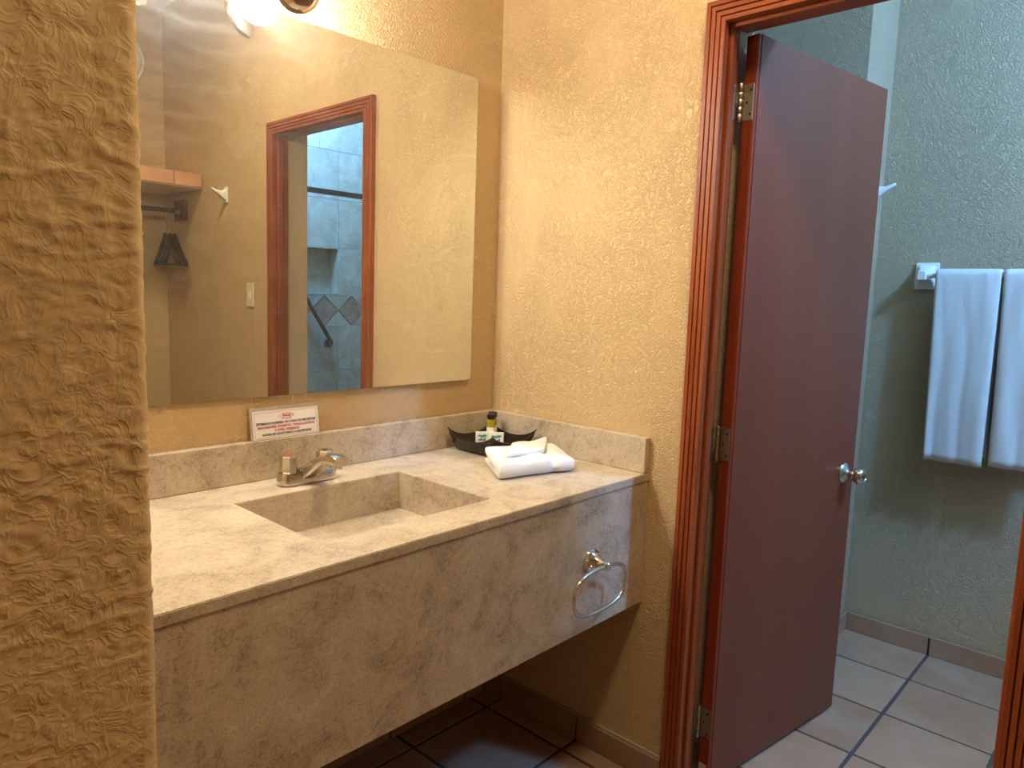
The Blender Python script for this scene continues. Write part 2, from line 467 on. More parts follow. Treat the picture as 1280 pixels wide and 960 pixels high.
# baseboards with separate tiles
def baseboard(name, p0, p1, joints, nrm, label, h=0.078, t=0.012, bed='grout'):
    """p0->p1 along the wall; nrm into the room"""
    p0, p1, nrm = Vector(p0), Vector(p1), Vector(nrm)
    d = (p1 - p0); ln = d.length; d.normalize()
    ang = math.atan2(d.y, d.x)
    s = 1 if (Vector((-d.y, d.x)) - Vector((nrm.x, nrm.y))).length < 0.1 else -1
    o = struct(name, box(0, ln, min(0, s * 0.009), max(0, s * 0.009), 0, h + 0.004 if bed == 'lightgrout' else h - 0.012), bed, label, 'baseboard')
    o.location = (p0.x, p0.y, 0); o.rotation_euler = (0, 0, ang)
    js = [0] + sorted(joints) + [ln]
    for a, c in zip(js[:-1], js[1:]):
        y0, y1 = sorted((s * 0.009, s * (t + 0.003)))
        bt = obj('baseboard_tile', box(a + 0.004, c - 0.004, y0 - 0.004, y1, 0.001, h, 0.0012), 'tile', o)
    return o
baseboard('baseboard_right', (0, 0, 0), (0, -0.7335, 0), [0.10, 0.428], (-1, 0, 0), 'brown tile skirting below the yellow wall beside the doorway', bed='lightgrout')
baseboard('baseboard_back', (-1.42, 0, 0), (-0.016, 0, 0), [0.33, 0.66, 0.99, 1.31], (0, -1, 0), 'brown tile skirting in the shade under the vanity')
baseboard('baseboard_bathroom', (XB, YJ - 0.016, 0), (XB, -1.98, 0), [0.32, 0.64, 0.96], (-1, 0, 0), 'beige tile skirting below the hanging bath towels')
baseboard('baseboard_jog', (XJ, YJ, 0), (XB - 0.001, YJ, 0), [], (0, -1, 0), 'short tile skirting at the bathroom corner behind the door')

# shower wall of stone tiles with a real niche and a band of diamonds
NX0, NX1, NZ0, NZ1 = 0.85, 1.162, 1.346, 1.668
b = box(XW, NX0, YS - 0.15, YS - 0.012, 0, ZC); add_box(b, NX1, XB, YS - 0.15, YS - 0.012, 0, ZC)
add_box(b, NX0, NX1, YS - 0.15, YS - 0.012, 0, NZ0); add_box(b, NX0, NX1, YS - 0.15, YS - 0.012, NZ1, ZC)
add_box(b, NX0, NX1, YS - 0.15, YS - 0.105, NZ0, NZ1)
sw = struct('wall_shower', b, 'showergrout', 'shower wall of grey-beige stone tiles with niche and diamond band', 'wall')
G = 0.0022
def stile(x0, x1, z0, z1, mat='shower'):
    obj('wall_tile', box(x0 + G / 2, x1 - G / 2, YS - 0.012, YS, z0 + G / 2, z1 - G / 2, 0.001), mat, sw)
cols = [XW, 0.53, NX0, NX1, XB]
zr = [0.0, 0.14, 0.472, 0.803, 1.124]
for k in range(len(zr) - 1):
    off = 0 if k % 2 == 0 else 0.0
    for a, c in zip(cols[:-1], cols[1:]): stile(a, c, zr[k], zr[k + 1])
zr = [1.339, 1.668, 2.0, 2.328, 2.66, ZC]
for k in range(len(zr) - 1):
    cc = cols if k % 2 == 0 or k < 2 else [XW, 0.68, 1.01, 1.30, XB]
    for a, c in zip(cc[:-1], cc[1:]):
        if k == 0 and a == NX0: continue
        stile(a, c, zr[k], zr[k + 1])
# niche lining
obj('niche_back', box(NX0, NX1, YS - 0.105, YS - 0.095, NZ0, NZ1), 'shower', sw)
obj('niche_sill', box(NX0, NX1, YS - 0.095, YS + 0.002, NZ0 - 0.006, NZ0 + 0.006), 'shower', sw)
obj('niche_head', box(NX0, NX1, YS - 0.095, YS - 0.001, NZ1 - 0.006, NZ1 + 0.001), 'shower', sw)
obj('niche_side', box(NX0, NX0 + 0.007, YS - 0.095, YS - 0.001, NZ0 + 0.006, NZ1 - 0.006), 'shower', sw)
obj('niche_side', box(NX1 - 0.007, NX1, YS - 0.095, YS - 0.001, NZ0 + 0.006, NZ1 - 0.006), 'shower', sw)
# diamond band 1.124 .. 1.339
zb0, zb1 = 1.124, 1.339; zm = (zb0 + zb1) / 2; hd = (zb1 - zb0) / 2 - 0.004; P_ = 0.224
def clipx(poly, x0, x1):
    def cl(pl, x, keep):
        out = []
        for (a, c), (e, f) in zip(pl, pl[1:] + pl[:1]):
            ia, ie = keep(a), keep(e)
            if ia: out.append((a, c))
            if ia != ie:
                t = (x - a) / (e - a); out.append((x, c + t * (f - c)))
        return out
    p = cl(poly, x0, lambda v: v >= x0 - 1e-9)
    return cl(p, x1, lambda v: v <= x1 + 1e-9) if p else p
for k in range(-4, 3):
    cx = 1.049 + k * P_
    dm = clipx([(cx - hd, zm), (cx, zm - hd), (cx + hd, zm), (cx, zm + hd)], XW, XB)
    if len(dm) >= 3: obj('diamond_tile', prism(dm, YS - 0.012, YS + 0.001, 'y'), 'diamond', sw)
    for s_, zc_ in ((1, zb1 - G / 2), (-1, zb0 + G / 2)):
        tri = clipx([(cx + 0.004, zc_), (cx + P_ - 0.004, zc_), (cx + P_ / 2, zm + s_ * 0.003)], XW, XB)
        if len(tri) >= 3: obj('wall_tile', prism(tri, YS - 0.012, YS, 'y'), 'shower', sw)

# ------------------------------------------------------------------ door frame (trim) and door
tr = thing('trim_1', 'red varnished wooden door frame with fluted casing around the bathroom doorway', 'door frame', (0, -1.15, 0), kind='structure')
def toloc(bm, base):
    bmesh.ops.translate(bm, verts=bm.verts, vec=-Vector(base)); return bm
TB = (0, -1.15, 0)
CI0, CI1, CZ, CW = -0.790, -1.515, 2.085, 0.056
# fluted profile: (offset outwards from opening, thickness)
fl_prof = [(0, 0)]
fl_prof += [(0, 0.018)]
nrib = 4; rw = CW / nrib
for k in range(nrib):
    a = k * rw
    fl_prof += [(a + 0.0012, 0.022), (a + rw - 0.0030, 0.022)]
    if k < nrib - 1: fl_prof += [(a + rw - 0.0016, 0.0125), (a + rw - 0.0004, 0.0125)]
fl_prof += [(CW, 0.018), (CW, 0)]
def casing_seg(kind):
    bm = bm_new()
    def ring(end):
        out = []
        for o_, t_ in fl_prof:
            if kind == 'near': y = CI0 + o_; z = 0 if end == 0 else CZ + o_
            elif kind == 'far': y = CI1 - o_; z = 0 if end == 0 else CZ + o_
            else: z = CZ + o_; y = (CI0 + o_) if end == 0 else (CI1 - o_)
            out.append(bm.verts.new((-t_, y, z)))
        return out
    A, B = ring(0), ring(1); n = len(A)
    for i in range(n): bm.faces.new((A[i], A[(i + 1) % n], B[(i + 1) % n], B[i]))
    bm.faces.new(A); bm.faces.new(list(reversed(B)))
    bmesh.ops.recalc_face_normals(bm, faces=bm.faces)
    return bm
for kind in ('near', 'far', 'head'):
    obj('casing', toloc(casing_seg(kind), TB), 'frame_h' if kind == 'head' else 'frame', tr)
JX0, JX1 = -0.004, 0.060
obj('jamb', toloc(box(JX0, JX1, CI0, OY0, 0, OZ, 0.002), TB), 'frame', tr)
obj('jamb', toloc(box(JX0, JX1, OY1, CI1, 0, OZ, 0.002), TB), 'frame', tr)
obj('head_jamb', toloc(box(JX0, 0.092, CI1, CI0, CZ, OZ, 0.002), TB), 'frame_h', tr)
obj('door_stop', toloc(box(0.004, 0.030, CI0 - 0.010, CI0, 0, CZ, 0.003, 2), TB), 'frame', tr)
obj('door_stop', toloc(box(0.004, 0.030, CI1, CI1 + 0.010, 0, CZ, 0.003, 2), TB), 'frame', tr)
obj('door_stop', toloc(box(0.004, 0.030, CI1 + 0.010, CI0 - 0.010, CZ - 0.010, CZ, 0.003, 2), TB), 'frame_h', tr)

LW, LT, LZ0, LZ1 = 0.712, 0.038, 0.012, 2.071
dr = thing('door_1', 'plain brown bathroom door standing open with a steel knob', 'door', (0.0675, -0.8393, 0), (0, 0, -math.radians(8.3407)), kind='structure')
obj('leaf', box(0.012, LW - 0.006, 0, LT, LZ0, LZ1, 0.0012), 'leaf', dr)
obj('edge_strip', box(0, 0.0118, 0.0012, LT - 0.0012, LZ0, LZ1, 0.002), 'lip', dr)
obj('edge_strip', box(LW - 0.0058, LW, 0.0012, LT - 0.0012, LZ0, LZ1, 0.001), 'lip', dr)
def knob_prof():
    return [(0, -0.001), (0.033, -0.001), (0.033, 0.003), (0.030, 0.007), (0.020, 0.011), (0.0135, 0.018), (0.0125, 0.026), (0.0145, 0.032),
            (0.022, 0.038), (0.0262, 0.047), (0.0268, 0.055), (0.0245, 0.063), (0.019, 0.068), (0.0165, 0.0685), (0.0155, 0.066), (0, 0.0655)]
for sgn, y in ((-1, 0), (1, LT)):
    kb = obj('knob', lathe(knob_prof(), 36, axis_mat((0.644, y, 0.850), (0, sgn, 0))), 'knob', dr, smooth=35)
    if sgn < 0:
        obj('keyhole', lathe([(0, 0.0654), (0.006, 0.0654), (0.006, 0.0675), (0, 0.0675)], 16, axis_mat((0.644, y, 0.850), (0, sgn, 0))), 'darksteel', kb)
for z in (1.905, 1.008, 0.197):
    hg = obj('hinge', box(-0.0016, -0.0002, 0.004, 0.0335, z - 0.045, z + 0.045), 'steel', dr)
    b = bm_new()
    for a, c in ((-0.049, -0.0275), (-0.0265, -0.010), (-0.009, 0.009), (0.010, 0.0265), (0.0275, 0.049)):
        add_lathe(b, [(0, a), (0.0056, a), (0.0062, a + 0.001), (0.0062, c - 0.001), (0.0056, c), (0, c)], 14, Matrix.Translation((-0.006, 0.040, z)))
    obj('knuckle', b, 'steel', hg, smooth=40)
    for dz, dy in ((-0.030, 0.013), (0.0, 0.024), (0.030, 0.013)):
        obj('screw', lathe([(0, 0), (0.0034, 0), (0.0026, 0.0008), (0, 0.0008)], 10, axis_mat((-0.0016, dy, z + dz), (-1, 0, 0))), 'hole', hg)
    jp = obj('hinge_plate', toloc(box(0.022, 0.058, CI0 - 0.0012, CI0 + 0.0002, z - 0.045, z + 0.045), TB), 'steel', tr)
obj('strike_patch', box(-0.0014, -0.0002, 0.006, 0.032, 0.012, 0.072), 'lightgrout', dr)

# ------------------------------------------------------------------ vanity
van = thing('vanity_counter', 'wall-hung beige limestone vanity counter with a sunken rectangular stone basin', 'vanity', (-0.72, -0.315, HA))
VB = (-0.72, -0.315, HA)
SX0, SX1, SY0, SY1, SD = -1.0017, -0.5339, -0.1718, -0.5213, 0.101
TT = 0.0205
b = bm_new()
xs = [XL + 0.001, SX0, SX1, -0.0005]; ys = [-DC - 0.003, SY1, SY0, -0.0005]
def frame_slab(bm, xs, ys, z0, z1):
    V = {}
    for k, z in enumerate((z0, z1)):
        for i, x in enumerate(xs):
            for j, y in enumerate(ys): V[i, j, k] = bm.verts.new((x, y, z))
    for i in range(3):
        for j in range(3):
            if (i, j) == (1, 1): continue
            bm.faces.new((V[i, j, 1], V[i + 1, j, 1], V[i + 1, j + 1, 1], V[i, j + 1, 1]))
            bm.faces.new((V[i, j, 0], V[i, j + 1, 0], V[i + 1, j + 1, 0], V[i + 1, j, 0]))
    for i in range(3):
        bm.faces.new((V[i, 0, 0], V[i + 1, 0, 0], V[i + 1, 0, 1], V[i, 0, 1])); bm.faces.new((V[i + 1, 3, 0], V[i, 3, 0], V[i, 3, 1], V[i + 1, 3, 1]))
        bm.faces.new((V[0, i + 1, 0], V[0, i, 0], V[0, i, 1], V[0, i + 1, 1])); bm.faces.new((V[3, i, 0], V[3, i + 1, 0], V[3, i + 1, 1], V[3, i, 1]))
    bm.faces.new((V[1, 1, 0], V[1, 2, 0], V[1, 2, 1], V[1, 1, 1])); bm.faces.new((V[2, 2, 0], V[2, 1, 0], V[2, 1, 1], V[2, 2, 1]))
    bm.faces.new((V[2, 1, 0], V[1, 1, 0], V[1, 1, 1], V[2, 1, 1])); bm.faces.new((V[1, 2, 0], V[2, 2, 0], V[2, 2, 1], V[1, 2, 1]))
    bmesh.ops.recalc_face_normals(bm, faces=bm.faces)
    bm.normal_update()
    top = [e for e in bm.edges if all(abs(v.co.z - z1) < 1e-6 for v in e.verts) and len(e.link_faces) == 2 and any(abs(f.normal.z) < 0.5 for f in e.link_faces)]
    bmesh.ops.bevel(bm, geom=top, offset=0.0018, segments=2, affect='EDGES')
frame_slab(b, xs, ys, HC - TT, HC)
obj('countertop', toloc(b, VB), 'stone', van)
obj('apron', toloc(box(XL + 0.001, -0.0005, -DC, -DC + 0.02, HA, HC - TT - 0.0012, 0.001), VB), 'stone', van)
obj('backsplash', toloc(box(XL + 0.001, -0.0005, -ST, -0.0005, HC + 0.0004, HC + HS, 0.0015), VB), 'stone', van)
obj('side_splash', toloc(box(-ST, -0.0005, -DC, -ST - 0.0004, HC + 0.0004, HC + HS, 0.0015), VB), 'stone', van)
bs = obj('basin_floor', toloc(box(SX0 - 0.015, SX1 + 0.015, SY1 - 0.015, SY0 + 0.015, HC - SD - 0.02, HC - SD), VB), 'stone', van)
z0, z1 = HC - SD, HC - TT
obj('basin_wall', toloc(box(SX0 - 0.015, SX0, SY1 - 0.015, SY0 + 0.015, z0, z1), VB), 'stone', van)
obj('basin_wall', toloc(box(SX1, SX1 + 0.015, SY1 - 0.015, SY0 + 0.015, z0, z1), VB), 'stone', van)
obj('basin_wall', toloc(box(SX0, SX1, SY1 - 0.015, SY1, z0, z1), VB), 'stone', van)
obj('basin_wall', toloc(box(SX0, SX1, SY0, SY0 + 0.015, z0, z1), VB), 'stone', van)
obj('drain', lathe([(0, 0), (0.024, 0), (0.024, 0.002), (0.018, 0.003), (0.016, 0.001), (0, 0.001)], 28, Matrix.Translation(Vector((-0.77, -0.42, HC - SD)) - Vector(VB))), 'chrome', van, smooth=30)

# ------------------------------------------------------------------ mirror
mr = thing('wall_mirror', 'large frameless wall mirror above the vanity', 'mirror', (-0.7, -0.0161, 1.585), (math.radians(0.112), 0, math.radians(-0.5354)))
mx0, mx1, mz0, mz1 = -1.40 + 0.7, -0.1254 + 0.7, 1.1172 - 1.585, 2.0531 - 1.585
obj('mirror_glass', box(mx0, mx1, 0.0, 0.004, mz0, mz1), 'mirror', mr)
obj('mirror_backing', box(mx0 + 0.0003, mx1 + 0.0012, 0.0041, 0.0058, mz0 - 0.0008, mz1 + 0.0006), 'backing', mr)
for x in (-0.5, 0.45):
    obj('standoff', box(x - 0.01, x + 0.01, 0.0058, 0.0062 + 0.0, mz0 + 0.05, mz1 - 0.05), 'backing', mr)

# ------------------------------------------------------------------ vanity lamp
vl = thing('vanity_light', 'chrome vanity wall light above the mirror, one round head seen and two added out of view', 'lamp', (-1.06, 0, 2.27))
VL = Vector((-1.06, 0, 2.27))
obj('wall_plate', box(-0.33, 0.33, -0.022, -0.0004, -0.035, 0.035, 0.006, 2), 'chrome', vl, smooth=30)
def lamp_head(x):
    gx = Vector((x, -0.112, 2.100)) - VL
    obj('arm', tube([(gx.x, -0.02, 0), (gx.x, -0.07, 0.0), (gx.x, -0.102, -0.015), (gx.x, -0.112, -0.085)], 0.008, 12), 'chrome', vl, smooth=60)
    obj('collar', lathe([(0, 0.05), (0.02, 0.05), (0.026, 0.070), (0.02, 0.085), (0, 0.085)], 28, Matrix.Translation(gx)), 'chrome', vl, smooth=40)
    gp = [(0.053 * math.sin(PI * k / 16), -0.053 * math.cos(PI * k / 16)) for k in range(17)]
    obj('glass_globe', lathe(gp, 32, Matrix.Translation(gx)), 'globe', vl, smooth=80)
    # round polished cap on the front of the globe
    dirv = Vector((-0.478, -0.80, -0.40)).normalized()
    c = gx + dirv * 0.060 + Vector((-0.006, 0, -0.017))
    pr = [(0, 0.006), (0.020, 0.005), (0.034, 0.002), (0.040, -0.002), (0.0415, -0.001), (0.046, 0.001), (0.049, -0.003), (0.050, -0.010), (0.047, -0.012), (0.030, -0.008), (0, -0.008)]
    obj('front_cap', lathe(pr, 40, axis_mat(c, dirv)), 'capmetal', vl, smooth=35)
lamp_head(-0.797)
lamp_head(-1.060)  # added unseen head, fills the counter where the front cap blocks light
lamp_head(-1.350)  # added unseen head, spreads the light so the wall by the lamp glares less

# ------------------------------------------------------------------ other lamps of the place
bl = thing('bathroom_ceiling_light', 'cool-white globe lamp hanging from the ceiling above the shower', 'lamp', (0.60, -2.40, ZC))
obj('canopy', lathe([(0, 0), (0.06, 0), (0.058, -0.012), (0.02, -0.03), (0.016, -0.05), (0.03, -0.058), (0.03, -0.066), (0, -0.066)], 32), 'plastic', bl, smooth=35)
obj('diffuser', lathe([(0.085 * math.sin(PI * k / 16), -0.145 + 0.085 * math.cos(PI * k / 16)) for k in range(17)], 32), 'bathlamp', bl, smooth=80)
hl = thing('hall_ceiling_light', 'round warm ceiling lamp over the dressing area', 'lamp', (-0.72, -1.36, ZC))
obj('base_ring', lathe([(0, 0), (0.16, 0), (0.16, -0.02), (0.138, -0.03), (0.134, -0.012), (0, -0.012)], 40), 'plastic', hl, smooth=35)
obj('diffuser', lathe([(0, -0.013), (0.132, -0.013), (0.132, -0.028), (0.11, -0.04), (0, -0.05)], 40), 'halllamp', hl, smooth=35)

# ------------------------------------------------------------------ faucet
fc = thing('basin_faucet', 'brushed metal two-handle basin faucet with curved spout', 'faucet', (-0.776, -0.105, HC))
def rounded_rect(w, d, r, n=5):
    pts = []
    for cx, cy, a0 in ((w / 2 - r, d / 2 - r, 0), (-w / 2 + r, d / 2 - r, PI / 2), (-w / 2 + r, -d / 2 + r, PI), (w / 2 - r, -d / 2 + r, 1.5 * PI)):
        for k in range(n + 1):
            a = a0 + PI / 2 * k / n; pts.append((cx + r * math.cos(a), cy + r * math.sin(a)))
    return pts
def loft(sections):
    bm = bm_new(); rings = [[bm.verts.new(p) for p in s] for s in sections]
    n = len(rings[0])
    for A, B in zip(rings[:-1], rings[1:]):
        for i in range(n): bm.faces.new((A[i], A[(i + 1) % n], B[(i + 1) % n], B[i]))
    bm.faces.new(list(reversed(rings[0]))); bm.faces.new(rings[-1])
    bmesh.ops.recalc_face_normals(bm, faces=bm.faces); return bm
secs = [[(x, y, z) for x, y in rounded_rect(w_, d_, r_)] for w_, d_, r_, z in ((0.152, 0.046, 0.02, 0.0005), (0.158, 0.052, 0.022, 0.003), (0.158, 0.052, 0.022, 0.028), (0.154, 0.048, 0.021, 0.032))]
obj('base', loft(secs), 'satin', fc, smooth=35)
# spout: rectangular section swept along an S curve in the y-z plane
path = [(0.004, 0.022), (-0.020, 0.030), (-0.045, 0.046), (-0.068, 0.062), (-0.090, 0.073), (-0.112, 0.079), (-0.132, 0.080), (-0.150, 0.077)]
hw = [0.030, 0.028, 0.025, 0.023, 0.022, 0.021, 0.0205, 0.020]
hh = [0.017, 0.016, 0.0145, 0.0135, 0.0125, 0.012, 0.0125, 0.012]
secs = []
for i, (y, z) in enumerate(path):
    a = path[max(0, i - 1)]; c = path[min(len(path) - 1, i + 1)]
    t = Vector((0, c[0] - a[0], c[1] - a[1])).normalized(); up = Vector((1, 0, 0)).cross(t)
    if up.z < 0: up = -up
    secs.append([tuple(Vector((u, y, z)) + up * v) for u, v in rounded_rect(hw[i] * 2, hh[i] * 2, hh[i] * 0.55, 3)])
sp = obj('spout', loft(secs), 'satin', fc, smooth=50)
obj('aerator', lathe([(0, 0), (0.0105, 0), (0.0115, 0.003), (0.0115, 0.014), (0, 0.014)], 24, Matrix.Translation((0, -0.136, 0.058))), 'chrome', sp, smooth=40)
for x, m_ in ((-0.052, 'redspot'), (0.052, 'darksteel')):
    hb = lathe([(0, 0.030), (0.020, 0.030), (0.021, 0.033), (0.0225, 0.036), (0.0222, 0.072), (0.0195, 0.076), (0, 0.0765)], 8, Matrix.Translation((x, 0.0, 0)) @ Matrix.Rotation(PI / 8, 4, 'Z'))
    h_ = obj('handle', hb, 'satin', fc)
    obj('temperature_dot', lathe([(0, 0.0762), (0.006, 0.0762), (0.005, 0.0778), (0, 0.0778)], 16, Matrix.Translation((x, 0.0, 0))), m_, h_, smooth=40)

# ------------------------------------------------------------------ notice card on the backsplash
lean = math.radians(-7)
cd = thing('notice_card', 'white printed notice card in clear holder standing on the backsplash', 'card', (-0.780, -0.0195, HC + HS + 0.0005), (lean, 0, math.radians(1.0)))
cw, ch = 0.190, 0.074
obj('paper', box(-cw / 2, cw / 2, 0, 0.0012, 0.0012, ch), 'card', cd)
obj('holder_back', box(-cw / 2 - 0.006, cw / 2 + 0.001, 0.0016, 0.0036, 0, ch + 0.010), 'acrylic', cd)
b = bm_new()
for x0, x1, z0, z1 in ((-cw / 2 + .004, cw / 2 - .004, .0045, .0053), (-cw / 2 + .004, cw / 2 - .004, ch - .0053, ch - .0045), (-cw / 2 + .004, -cw / 2 + .0048, .0053, ch - .0053), (cw / 2 - .0048, cw / 2 - .004, .0053, ch - .0053)):
    add_box(b, x0, x1, -0.0003, 0.0001, z0, z1)
obj('printed_border', b, 'pinkline', cd)
def text_mesh(s, size, bold=0.0):
    cu = bpy.data.curves.new('t', 'FONT'); cu.body = s; cu.size = size; cu.align_x = 'CENTER'; cu.align_y = 'CENTER'
    cu.offset = bold; cu.extrude = 0.0001; cu.resolution_u = 2
    o = bpy.data.objects.new('t', cu); COL.objects.link(o)
    dg = bpy.context.evaluated_depsgraph_get()
    me = bpy.data.meshes.new_from_object(o.evaluated_get(dg))
    bpy.data.objects.remove(o); bpy.data.curves.remove(cu)
    return me
def lettering(s, size, x, z, mat, width=None, parent=None, y=-0.0004, bold=0.0):
    me = text_mesh(s, size, bold)
    xs_ = [v.co.x for v in me.vertices]; w0 = max(xs_) - min(xs_)
    k = (width / w0) if width else 1
    me.transform(Matrix.Translation((x, y, z)) @ Matrix.Rotation(PI / 2, 4, 'X') @ Matrix.Diagonal((k, 1, 1, 1)))
    return obj('lettering', me, mat, parent)
lettering('ESTIMADO HUESPED, EN CASO DE NECESITAR', 0.0085, 0, 0.0405, 'ink', 0.172, cd, bold=0.00028)
lettering('MAS JABONES, SHAMPOO, TOALLAS EXTRAS', 0.0085, 0, 0.0310, 'red', 0.165, cd, bold=0.00028)
lettering('O PAPEL HIGIENICO', 0.0085, 0, 0.0215, 'red', 0.072, cd, bold=0.00028)
lettering('FAVOR DE SOLICITARLO A RECEPCION', 0.0085, 0, 0.0120, 'ink', 0.142, cd, bold=0.00028)
b = bm_new()
el = [(0.020 * math.cos(2 * PI * k / 28) * (1 + 0.07 * math.cos(8 * PI * k / 28)), -0.0004, 0.0570 + 0.0065 * math.sin(2 * PI * k / 28)) for k in range(28)]
add_tube(b, el, 0.00055, 5, True)
for x in (-0.011, 0.0, 0.011): add_box(b, x - .0012, x + .0012, -0.0006, 0.0, 0.0475, 0.0505)
lg = obj('printed_logo', b, 'red', cd)
b = bm_new()
for k, (x, wd) in enumerate(((-0.0105, .0032), (-0.0066, .0026), (-0.0030, .003), (0.0008, .0026), (0.0045, .0032), (0.0085, .003))):
    add_box(b, x, x + wd, -0.0006, 0.0, 0.0550, 0.0590)
obj('logo_bar', b, 'red', lg)

# ------------------------------------------------------------------ amenity tray with soaps and bottles
ty = thing('amenity_tray', 'dark square amenity tray with upswept corners in the counter corner', 'tray', (-0.141, -0.141, HC))
def tray_mesh():
    n = 28; bm = bm_new(); V = []
    half = 0.100; flat = 0.78
    for i in range(n + 1):
        row = []
        for j in range(n + 1):
            u = -1 + 2 * i / n; v = -1 + 2 * j / n
            m_ = max(abs(u), abs(v)); c = (min(abs(u), abs(v)) / m_) if m_ > 1e-6 else 0
            h = 0.0
            if m_ > flat:
                t = (m_ - flat) / (1 - flat)
                rim = 0.036 + 0.030 * c ** 2.4
                h = rim * t ** 1.25
            row.append(bm.verts.new((u * half, v * half, 0.0045 + h)))
        V.append(row)
    for i in range(n):
        for j in range(n): bm.faces.new((V[i][j], V[i + 1][j], V[i + 1][j + 1], V[i][j + 1]))
    bmesh.ops.recalc_face_normals(bm, faces=bm.faces)
    return bm
to = obj('dish', tray_mesh(), 'tray', ty, smooth=60)
sm = to.modifiers.new('thick', 'SOLIDIFY'); sm.thickness = 0.0035; sm.offset = -1
def bottle(x, y, label, rz=0):
    t = thing('shampoo_bottle', label, 'bottle', (x, y, HC + 0.0052), (0, 0, rz), 'shampoo bottles in the tray')
    obj('body', lathe([(0, 0), (0.0125, 0), (0.0140, 0.002), (0.0140, 0.078), (0.0125, 0.084), (0.0105, 0.088), (0.0105, 0.092), (0, 0.092)], 24), 'amber', t, smooth=40)
    obj('cap', lathe([(0, 0.0885), (0.0135, 0.0885), (0.0140, 0.090), (0.0140, 0.101), (0.0125, 0.104), (0, 0.1045)], 24), 'cap', t, smooth=40)
    obj('paper_label', lathe([(0.0141, 0.015), (0.0143, 0.015), (0.0143, 0.062), (0.0141, 0.062)], 24, None), 'soap', t, smooth=40)
    return t
bottle(-0.108, -0.104, 'amber shampoo bottle with black cap just behind the soaps')
bottle(-0.076, -0.080, 'amber shampoo bottle mostly hidden behind the other bottle')
def soap(x, y, z, rz, w_, h_, tilt, label):
    t = thing('soap_bar', label, 'soap', (x, y, z), (math.radians(tilt), 0, math.radians(rz)), 'wrapped soaps in the tray')
    obj('wrapper', box(-w_ / 2, w_ / 2, 0, 0.016, 0, h_, 0.002, 2), 'soap', t)
    bm = bm_new()
    up = [(-0.36, 0.70), (-0.22, 0.78), (-0.05, 0.74), (0.12, 0.79), (0.28, 0.80), (0.38, 0.72)]
    dn = [(0.30, 0.66), (0.14, 0.62), (-0.04, 0.60), (-0.20, 0.66)]
    add_prism(bm, [(a * w_, c * h_) for a, c in up + dn], -0.0006, 0.0002, 'y')
    obj('printed_wave', bm, 'teal', t)
    bm = bm_new()
    for k in range(6):
        a = -0.30 + 0.10 * k
        add_box(bm, a * w_, (a + 0.07) * w_, -0.0006, 0.0002, 0.38 * h_, (0.47 + 0.05 * (k % 3)) * h_)
    obj('printed_name', bm, 'ink', t)
soap(-0.150, -0.108, HC + 0.0085, -38, 0.040, 0.048, -10, 'smaller left wrapped soap bar leaning in the dark tray')
soap(-0.124, -0.142, HC + 0.0085, -52, 0.048, 0.048, -10, 'wider right wrapped soap bar leaning in the dark tray')

# ------------------------------------------------------------------ folded hand towel
def sheet(profile, thick, width, nu, nz_amp=0.003, seed=0, taper=None, sub=1):
    """profile: centre line [(v,z)...]; thick sheet extruded along u (0..width)"""
    pts = [Vector((0, v, z)) for v, z in profile]; n = len(pts); nor = []
    for i in range(n):
        t = (pts[min(n - 1, i + 1)] - pts[max(0, i - 1)]).normalized()
        nor.append(Vector((0, -t.z, t.y)))
    loop = [p + q * thick / 2 for p, q in zip(pts, nor)] + [p - q * thick / 2 for p, q in zip(reversed(pts), reversed(nor))]
    bm = bm_new(); rings = []
    for k in range(nu + 1):
        u = k / nu; ring = []
        e = 1.0
        if k in (0, nu): e = 0.55
        cz = sum(p.z for p in loop) / len(loop)
        for idx, p in enumerate(loop):
            base = pts[idx] if idx < n else pts[2 * n - 1 - idx]
            q = base + (p - base) * e
            x = u * width
            if taper: x, q = taper(u, x, q)
            nn = noise.noise_vector(Vector((x * 14 + seed, q.y * 14, q.z * 30))) * nz_amp
            ring.append(bm.verts.new((x + nn.x * 0.6, q.y + nn.y, q.z + (nn.z if q.z > 0.012 else 0))))
        rings.append(ring)
    m = len(loop)
    for A, B in zip(rings[:-1], rings[1:]):
        for i in range(m): bm.faces.new((A[i], A[(i + 1) % m], B[(i + 1) % m], B[i]))
    bm.faces.new(rings[0]); bm.faces.new(list(reversed(rings[-1])))
    bmesh.ops.recalc_face_normals(bm, faces=bm.faces)
    return bm
def ufold(v0, v1, zlo, zhi, n=9, k=6, back=0.0):
    """fold at v0 (front), open at v1"""
    out = []; r = (zhi - zlo) / 2
    for i in range(n): out.append((v1 + (v0 + r - v1) * i / (n - 1), zlo))
    for i in range(1, k): 
        a = -PI / 2 - PI * i / k
        out.append((v0 + r + r * math.cos(a), zlo + r + r * math.sin(a)))
    for i in range(n): out.append((v0 + r + (v1 - back - v0 - r) * i / (n - 1), zhi))
    return out
ht = thing('hand_towel', 'folded white hand towel lying on the vanity top', 'towel', (-0.400, -0.418, HC), (0, 0, math.radians(-15)))
def gz(u, c, s_): return math.exp(-((u - c) / s_) ** 2)
def t_outer(u, x, q):
    y, z = q.y, q.z
    fr = max(0.0, 1 - y / 0.05)
    y += 0.012 * gz(u, 0.70, 0.05) * fr + 0.006 * gz(u, 0.40, 0.2) * fr
    if z > 0.02: z -= 0.009 * gz(u, 0.70, 0.06) + 0.010 * max(0, u - 0.80) / 0.2 + 0.004 * gz(u, 0.32, 0.12)
    return x + y * 0.36, Vector((q.x, y, z))
def t_inner(u, x, q): return x + q.y * 0.36 + 0.006, q
